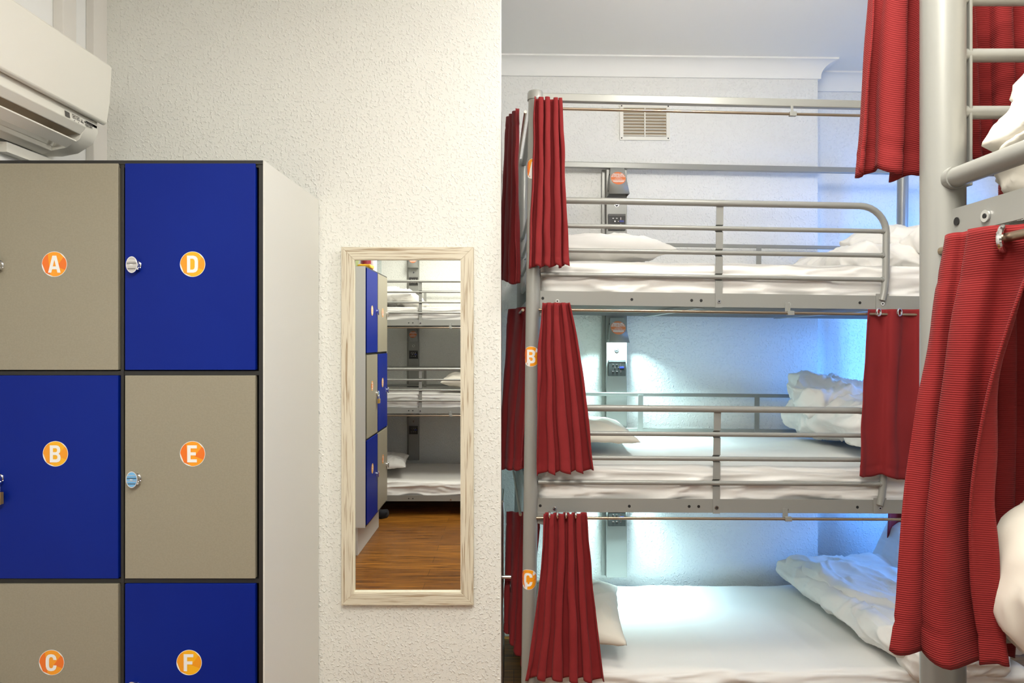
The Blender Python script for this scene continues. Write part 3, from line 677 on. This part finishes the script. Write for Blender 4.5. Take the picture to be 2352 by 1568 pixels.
def MB_bunk(x, y, rz=0, ry=0): return TR(x, y, 0, ry=ry, rz=rz)
mainM = MB_bunk(.050, 2.48, 1.8, .7)
b_main = make_bunk(mainM, 'silver grey triple bunk with three made beds in the alcove', lean=math.tan(R(.7)))
oppM = TR(-1.48, -.84, 0)
b_opp = make_bunk(oppM, 'silver grey triple bunk against the rear wall, seen in the mirror', flip=-1, stickers=False)
rgtM = TR(.556, .885, 0, rz=-90)
b_rgt = make_bunk(rgtM, 'silver grey triple bunk close on the right with a thick upright post', near=True, stickers=False)
b = MB([M['metal'], M['chrome']]); b.box((-.008, .030, H+.20), (.008, .034, H+.95-.08)); b.disc((0, .029, H+.346), (0, -1, 0), .004, .003, 12, 1); b.build('end_strap', b_rgt.root, bevel=.001)

colx = .518
service_column(Matrix.Translation((colx, yb(colx)-.05, 0)) @ Matrix.Rotation(R(1.6), 4, 'Z'), 1, 'grey metal reading light column on the wall behind the alcove bunk', [0, 8, 7.5])
service_column(TR(-1.0, YB+.05, 0), -1, 'grey metal reading light column reflected in the mirror', [0, 0, 0])

# ------------------------------------------------------------------ bedding
def mattress(mat, flip, k, label, group, L=1.93, Wd=.93, seed=0, x0=.03):
    mb = MB(M['linen']); hgt = .142; cz = H + TD*k + .156 + hgt/2
    def disp(p, n):
        s = abs(n.y) if abs(n.y) > .3 else abs(n.x)
        a = ridge((p.x*1.0, p.y, p.z), (2.2, 2.2, 16), seed, 1.2)*.014*max(s, .0)
        a += ridge((p.x + p.z*1.5, p.y, p.z*2), (3.5, 3.5, 22), seed+7, .8)*.009*s
        a += noise.noise(Vector((p.x*3, p.y*3, seed)))*.004
        lo = max(0, -p.z/hgt-.2); a += lo*.006*noise.noise(Vector((p.x*22, seed, 0)))
        if abs(n.z) > .7: a += .003*ridge((p.x, p.y, 0), (5, 2, 1), seed+2)
        return p + n*(a-.004)
    softbox(mb, (L-.07, Wd-.025, hgt), .035, (190, 40, 20), disp)
    o = mb.build('mattress', mat=mat @ Matrix.Translation((x0+(L-.07)/2, flip*(Wd/2+.004), cz)), sharp=180)
    return tag(o, label=label, cat='mattress', group=group)
g = 'sheeted mattresses of the alcove bunk'
mattress(mainM, 1, 0, 'top white sheeted mattress of the alcove bunk', g, seed=1)
mattress(mainM, 1, 1, 'middle white sheeted mattress of the alcove bunk, between the two curtains', g, seed=2)
mattress(mainM, 1, 2, 'lowest white sheeted mattress of the alcove bunk, below the middle bed', g, seed=3)
g = 'sheeted mattresses in the mirror'
for k, n in enumerate(('top', 'middle', 'lowest')): mattress(oppM, -1, k, n + ' white sheeted mattress of the bunk reflected in the mirror', g, seed=11+k)
g = 'sheeted mattresses of the bunk on the right'
for k, n in enumerate(('upper', 'middle')): mattress(rgtM, 1, k, n + ' white mattress of the near bunk at the right edge', g, seed=21+k, L=1.80, x0=.165)

def pillow(mat, size, label, seed=0, m='linen', name='pillow', group=None, puff=1., tilt=0, cr=.012):
    sx, sy, sz = size; mb = MB(M[m]); n = 56
    def surf(side):
        def f(u, v):
            a, c = u*2-1, v*2-1
            edge = (1-abs(a)**2.6)*(1-abs(c)**2.6); e = max(edge, 0)**.45
            pin = 1 - .10*(1-abs(a)**2)*abs(c)**3; pin2 = 1 - .07*(1-abs(c)**2)*abs(a)**3
            x = a*sx/2*pin2; y = c*sy/2*pin
            z = side*e*sz/2*(1 if side > 0 else .55)
            q = (x*1.0, y*1.0, z*.6)
            z += side*e*(ridge(q, (7, 7, 4), seed)*cr + ridge(q, (15, 9, 4), seed+4)*cr*.5 - cr*.5) + e*.012*noise.noise(Vector((x*4, y*4, seed)))
            x += .006*noise.noise(Vector((a*5, c*5, seed))); 
            return (x, y, z)
        return f
    mb.grid(surf(1), n, n); mb.grid(lambda u, v: surf(-1)(1-u, v), n, n)
    o = mb.build(name, mat=mat, weld=True, sharp=180)
    return tag(o, label=label, cat='pillow', group=group)
def at(mat, x, y, z, rx=0, ry=0, rz=0): return mat @ TR(x, y, H+z, rx, ry, rz)
pillow(at(mainM, .275, .40, .368, rz=4, rx=2), (.52, .64, .15), 'white pillow on the top bed beside the left curtain', 3)
pillow(at(mainM, .225, .50, -.388, rz=-3), (.46, .66, .095), 'flat cream pillow on the middle bed behind the left curtain', 5, 'linen_cream')
pillow(at(mainM, .205, .32, -1.105, rz=-7, rx=1), (.385, .58, .15), 'cream pillow on the lowest bed beside the bottom curtain', 8, 'linen_cream')
pillow(at(mainM, 1.88, .72, -1.02, ry=-60, rz=12), (.34, .5, .10), 'grey-blue pillow propped up behind the folded duvet of the lowest bed', 9)
def duvet(parts, label, seed, mat, m='linen', cat='duvet', group=None):
    """parts: list of (centre, size, radius, rotation, amp) lumps of one folded duvet"""
    mb = MB(M[m])
    for i, (c, s, rad, rot, amp) in enumerate(parts):
        tr = TR(c[0], c[1], c[2], *rot)
        def disp(p, n, i=i, s=s, amp=amp):
            q = p + Vector((i*3.3, seed, 0))
            a = (ridge((q.x + q.y*.5, q.y*.8, q.z), (5, 4, 6), seed+i, 1.1) - .3)*amp + (ridge((q.x, q.y+q.x*.6, q.z), (12, 8, 12), seed+i+5, .9)-.25)*amp*.45
            a += (ridge((q.x, q.y, q.z), (24, 20, 24), seed+i+9, .7)-.2)*amp*.14
            big = Vector((noise.noise(q*2.5+Vector((1, 2, 3))), noise.noise(q*2.5+Vector((7, 1, 4))), noise.noise(q*2.5+Vector((5, 9, 2))))) * amp*1.2
            return p + n*a + big
        softbox(mb, s, rad, (max(24, int(s[0]/.008)), max(24, int(s[1]/.008)), 26), disp, tr)
    o = mb.build('duvet', mat=mat, sharp=180)
    return tag(o, label=label, cat=cat, group=group)
duvet([((1.60, .50, H+.362), (.62, .72, .13), .065, (0, -3, 0), .020), ((1.72, .36, H+.44), (.52, .55, .11), .055, (3, -4, 8), .022)], 'white duvet folded on the top bed behind the guard end', 2, mainM)
duvet([((1.60, .50, -.33+H), (.64, .62, .17), .085, (0, 0, 6), .028), ((1.56, .62, H-.255), (.60, .42, .15), .075, (14, 4, -8), .036), ((1.70, .30, H-.27), (.42, .36, .14), .07, (-6, -6, 14), .034)], 'crumpled white duvet heaped on the middle bed beside the right curtain', 4, mainM)
duvet([((1.64, .47, H-1.118), (.66, .90, .105), .052, (0, 0, 5), .016), ((1.66, .48, H-1.09), (.60, .84, .09), .045, (0, 0, 6), .020), ((1.60, .02, H-1.16), (.40, .10, .14), .045, (12, 0, 2), .018)], 'thick white duvet folded across the lowest bed, lit blue from the window', 6, mainM)
# mirror bunk
pillow(TR(-1.10, -1.22, H+.372, rz=8, rx=6), (.52, .62, .17), 'crumpled white pillow on the reflected top bed', 13, cr=.03)
pillow(TR(-.43, -1.20, H-.36, rz=0), (.42, .62, .15), 'white pillow on the reflected middle bed near the mirror frame', 15, 'linen_cream')
pillow(TR(-1.20, -1.22, H-1.10, rz=-6), (.46, .62, .13), 'plump white pillow on the reflected lowest bed', 17)
# right bunk
duvet([((.775, .69, H+.34), (.42, .34, .13), .06, (0, -40, 0), .034), ((.755, .71, H+.265), (.34, .30, .12), .055, (0, -26, 10), .036), ((.79, .68, H+.42), (.44, .32, .13), .06, (4, -55, 4), .036)], 'crumpled cream duvet piled on the upper near bed at the right edge', 7, Matrix.Identity(4), 'linen_cream')
duvet([((.868, .63, H-.30), (.62, .48, .20), .095, (0, 6, -4), .012), ((.89, .61, H-.39), (.56, .44, .12), .055, (0, 0, -3), .010)], 'smooth cream duvet on the middle near bed below the ribbed curtain', 9, Matrix.Identity(4), 'linen_cream')

# ------------------------------------------------------------------ curtains
def poly(pts, s):
    ls = [(Vector(pts[i+1])-Vector(pts[i])).length for i in range(len(pts)-1)]; T = sum(ls); a = s*T
    for i, l in enumerate(ls):
        if a <= l or i == len(ls)-1: return Vector(pts[i]).lerp(Vector(pts[i+1]), a/max(l, 1e-9))
        a -= l
def curtain(label, top, bot, nf, a0, a1, seed=0, m='red', mid=None, head=.055, rings=None, mat=None, ring_ax=(1, 0, 0), group='red bunk curtains', phase=0., skew=.5, flare=1.):
    mb = MB(M[m]); nu, nv = nf*22, 70
    tv = Vector(top[-1]) - Vector(top[0]); tv.z = 0; tv.normalize(); nrm = Vector((tv.y, -tv.x, 0))
    hem = .035
    def f(u, v):
        tp = poly(top, u); bt = poly(bot, u)
        if mid: 
            md = poly(mid, u); p = tp*(1-v)**2 + md*2*v*(1-v)*1.0 + bt*v*v
        else: p = tp.lerp(bt, v**flare)
        ph = 2*math.pi*(nf*u + phase) + skew*math.sin(2*math.pi*u*2.3 + seed) + .5*noise.noise(Vector((u*3, v*1.6, seed)))*2
        am = a0 + (a1-a0)*v
        am *= .75 + .5*noise.noise(Vector((u*nf*.9, v*.8, seed+3)))+.1
        c = math.cos(ph); w_ = math.copysign(abs(c)**.8, c)
        p = p + nrm*am*w_ + tv*am*.35*math.sin(2*ph)
        p += nrm*.006*noise.noise(Vector((u*nf*2, v*5, seed+8))) + tv*.004*noise.noise(Vector((u*6, v*5, seed+5)))
        ln = (tp-bt).length
        for vv in (head/ln, 1-hem/ln):
            d = abs(v-vv)
            if d < .012: p -= nrm*.0022*(1-d/.012)
        p.z += -.006*math.sin(ph)*v + .004*noise.noise(Vector((u*8, 0, seed)))*v
        return p
    mb.grid(f, nu, nv)
    o = mb.build('curtain', mat=mat, recalc=False, solid=.0022, sharp=180)
    tag(o, label=label, cat='curtain', group=group)
    for c in (rings or []):
        e = MB(M['chrome']); c = Vector(c); ax = Vector(ring_ax).normalized(); u_ = ax.orthogonal().normalized(); w_ = ax.cross(u_)
        n = 28; e.tube([c + (u_*math.cos(2*math.pi*i/n) + w_*math.sin(2*math.pi*i/n))*.0125 for i in range(n+1)], .0035, 10, cap=False); e.build('eyelet', o, mat=mat)
    return o
def Q(px, py, d): return P(px, py, d)
# alcove bunk, left column: top / middle / bottom
dC = 2.442
curtain('red curtain bunched left of the top alcove bed, by post sticker A', [Q(1226, 226, dC), Q(1290, 229, dC)], [Q(1213, 614, dC-.02), Q(1305, 612, dC-.01)], 4, .016, .022, 1)
curtain('red curtain tied narrow at the top, left of the middle alcove bed', [Q(1244, 697, dC), Q(1310, 697, dC)], [Q(1230, 1090, dC), Q(1366, 1083, dC-.02)], 4, .014, .020, 2, flare=1.1, mid=[Q(1228, 870, dC), Q(1345, 850, dC-.01)])
curtain('long red curtain left of the lowest alcove bed, by post sticker C', [Q(1248, 1180, dC), Q(1350, 1180, dC)], [Q(1205, 1560, dC), Q(1390, 1566, dC-.03)], 5, .014, .020, 3, mid=[Q(1240, 1380, dC), Q(1362, 1350, dC)], rings=[Q(x, 1184, dC) for x in (1262, 1280, 1300, 1322)])
# the end curtains behind the post
def E(px, py, d): return Q(px, py, d)
curtain('red end curtain behind the post at the top alcove bed', [E(1166, 270, 3.05), E(1190, 250, 2.60)], [E(1151, 640, 2.95), E(1192, 655, 2.54)], 3, .008, .014, 4)
curtain('red end curtain behind post sticker B', [E(1172, 712, 2.95), E(1244, 700, 2.56)], [E(1150, 1078, 2.80), E(1205, 1078, 2.54)], 3, .010, .012, 5, mid=[E(1160, 890, 2.9), E(1216, 880, 2.55)])
curtain('dark red end curtain behind post sticker C', [E(1168, 1176, 2.95), E(1245, 1180, 2.56)], [E(1162, 1450, 2.75), E(1216, 1555, 2.53)], 4, .010, .012, 6)
# right column of the alcove bunk, middle tier
dR = 2.50
curtain('red eyelet curtain right of the middle alcove bed', [Q(1990, 712, dR), Q(2135, 712, dR+.01)], [Q(1969, 1092, dR-.02), Q(2140, 1104, dR)], 2, .012, .016, 7, rings=[Q(2018, 719, dR-.016), Q(2066, 719, dR-.012)], ring_ax=(.6, -1, 0), phase=.1)
curtain('purple-lit red curtain at the far end of the lowest alcove bed', [Q(2036, 1165, 3.42), Q(2180, 1165, 3.40)], [Q(2034, 1400, 3.42), Q(2180, 1400, 3.38)], 4, .010, .014, 8)
# near bunk on the right
curtain('ribbed red curtain hanging below the near bunk rail at right', [Vector((.5417, .845, H+.130)), Vector((.529, .80, H+.130)), Vector((.540, .755, H+.128)), Vector((.558, .70, H+.125))], [Q(2078, 1478, .84), Q(2292, 1545, .80)], 2, .010, .034, 9, 'redrib', mid=[Q(2120, 1020, .835), Q(2210, 1060, .80)], rings=[(.5415, .755, H+.113)], ring_ax=(.8, -1, 0))
curtain('dark red curtain behind the ribbed curtain at the right edge', [Vector((.60, .93, H+.128)), Vector((.98, .93, H+.128))], [Vector((.60, .93, H-.42)), Vector((.98, .93, H-.42))], 6, .012, .018, 10, 'redrib')
curtain('ribbed red curtain hanging left of the thick near post', [Vector((.528, .955, H+.84)), Vector((.60, .945, H+.84))], [Q(1957, 398, .955), Q(2150, 412, .925)], 2, .008, .020, 11, 'redrib', phase=.2)
curtain('ribbed dark red curtain seen through the bars behind the near duvet', [Vector((.60, .94, H+.84)), Vector((.95, .94, H+.84))], [Vector((.615, .93, H+.245)), Vector((.655, .93, H+.245)), Vector((.675, .93, H+.17)), Vector((.95, .93, H+.165))], 5, .012, .016, 12, 'redrib')
curtain('red curtain scrap beside the reflected lowest bed', [Vector((-1.30, -.83, H-.63)), Vector((-1.17, -.83, H-.63))], [Vector((-1.30, -.82, H-1.24)), Vector((-1.14, -.82, H-1.24))], 3, .010, .012, 14)

# ------------------------------------------------------------------ vent and small objects
vx0, vx1 = (1424-1180)/F*3.47, (1540-1180)/F*3.47; vz0, vz1 = H+(785-322)/F*3.47, H+(785-240)/F*3.47
t = empty('wall_vent', TR((vx0+vx1)/2, yb(.67), (vz0+vz1)/2, rz=1.6), label='cream louvred air vent on the alcove wall above the bunk', cat='vent')
hw, hh = (vx1-vx0)/2, (vz1-vz0)/2; ii = .018
b = MB([M['ac'], M['hole']])
for a, c in (((-hw, -hh), (hw, -hh+ii)), ((-hw, hh-ii), (hw, hh)), ((-hw, -hh+ii), (-hw+ii, hh-ii)), ((hw-ii, -hh+ii), (hw, hh-ii))): b.box((a[0], -.010, a[1]), (c[0], -.0, c[1]))
b.box((-.003, -.011, -hh+ii), (.003, -.002, hh-ii))
for sx_ in (-1, 1):
    for sz_ in (-1, 1): b.disc((sx_*(hw-.009), -.010, sz_*(hh-.009)), (0, -1, 0), .0035, .0012, 12, 1)
b.build('frame', t, smooth=False)
for k in range(9):
    z = -hh+ii+.008 + k*(2*hh-2*ii-.01)/8.6
    b = MB(M['ac']); b.box((-hw+ii, -.010, z-.001), (hw-ii, .006, z+.001), mat=Matrix.Translation((0, -.004, z)) @ Matrix.Rotation(R(38), 4, 'X') @ Matrix.Translation((0, .004, -z)) @ Matrix.Translation((0, -.002, 0))); b.build('slat', t, smooth=False)
b = MB(M['ac_dark']); b.box((-hw+ii, -.0008, -hh+ii), (hw-ii, -.0002, hh-ii)); b.build('backing', t, smooth=False)
# folded bed frame leaning in the gap left of the post (casters)
t = empty('folding_frame', TR(-.02, 2.80, 0), label='dark metal frame with a caster standing in the gap left of the alcove bunk', cat='folding frame')
b = MB(M['steel']); b.tube([(-.03, 0, .02), (-.03, 0, H-.66)], .009, 12); b.tube([(-.03, .22, .02), (-.03, .22, H-.66)], .009, 12); b.tube([(-.03, 0, H-.66), (-.03, .22, H-.66)], .009, 12); b.tube([(-.03, 0, .3), (-.03, .22, .3)], .009, 12); b.build('frame', t)
b = MB([M['chrome'], M['black']]); b.tube([(-.032, -.02, H-.96), (.01, -.02, H-.96)], .008, 12); b.tube([(.005, -.02, H-1.0), (.025, -.02, H-1.0)], .022, 20, 1); b.build('caster', t)
b = MB(M['darkcloth']); softbox(b, (.16, .12, .07), .03, (20, 16, 10), lambda p, n: p + n*.02*noise.noise(p*18)); tag(b.build('dark_bag', mat=TR(-1.14, -.80, .036)), label='small dark cloth bag on the floor beside the reflected lockers', cat='bag')
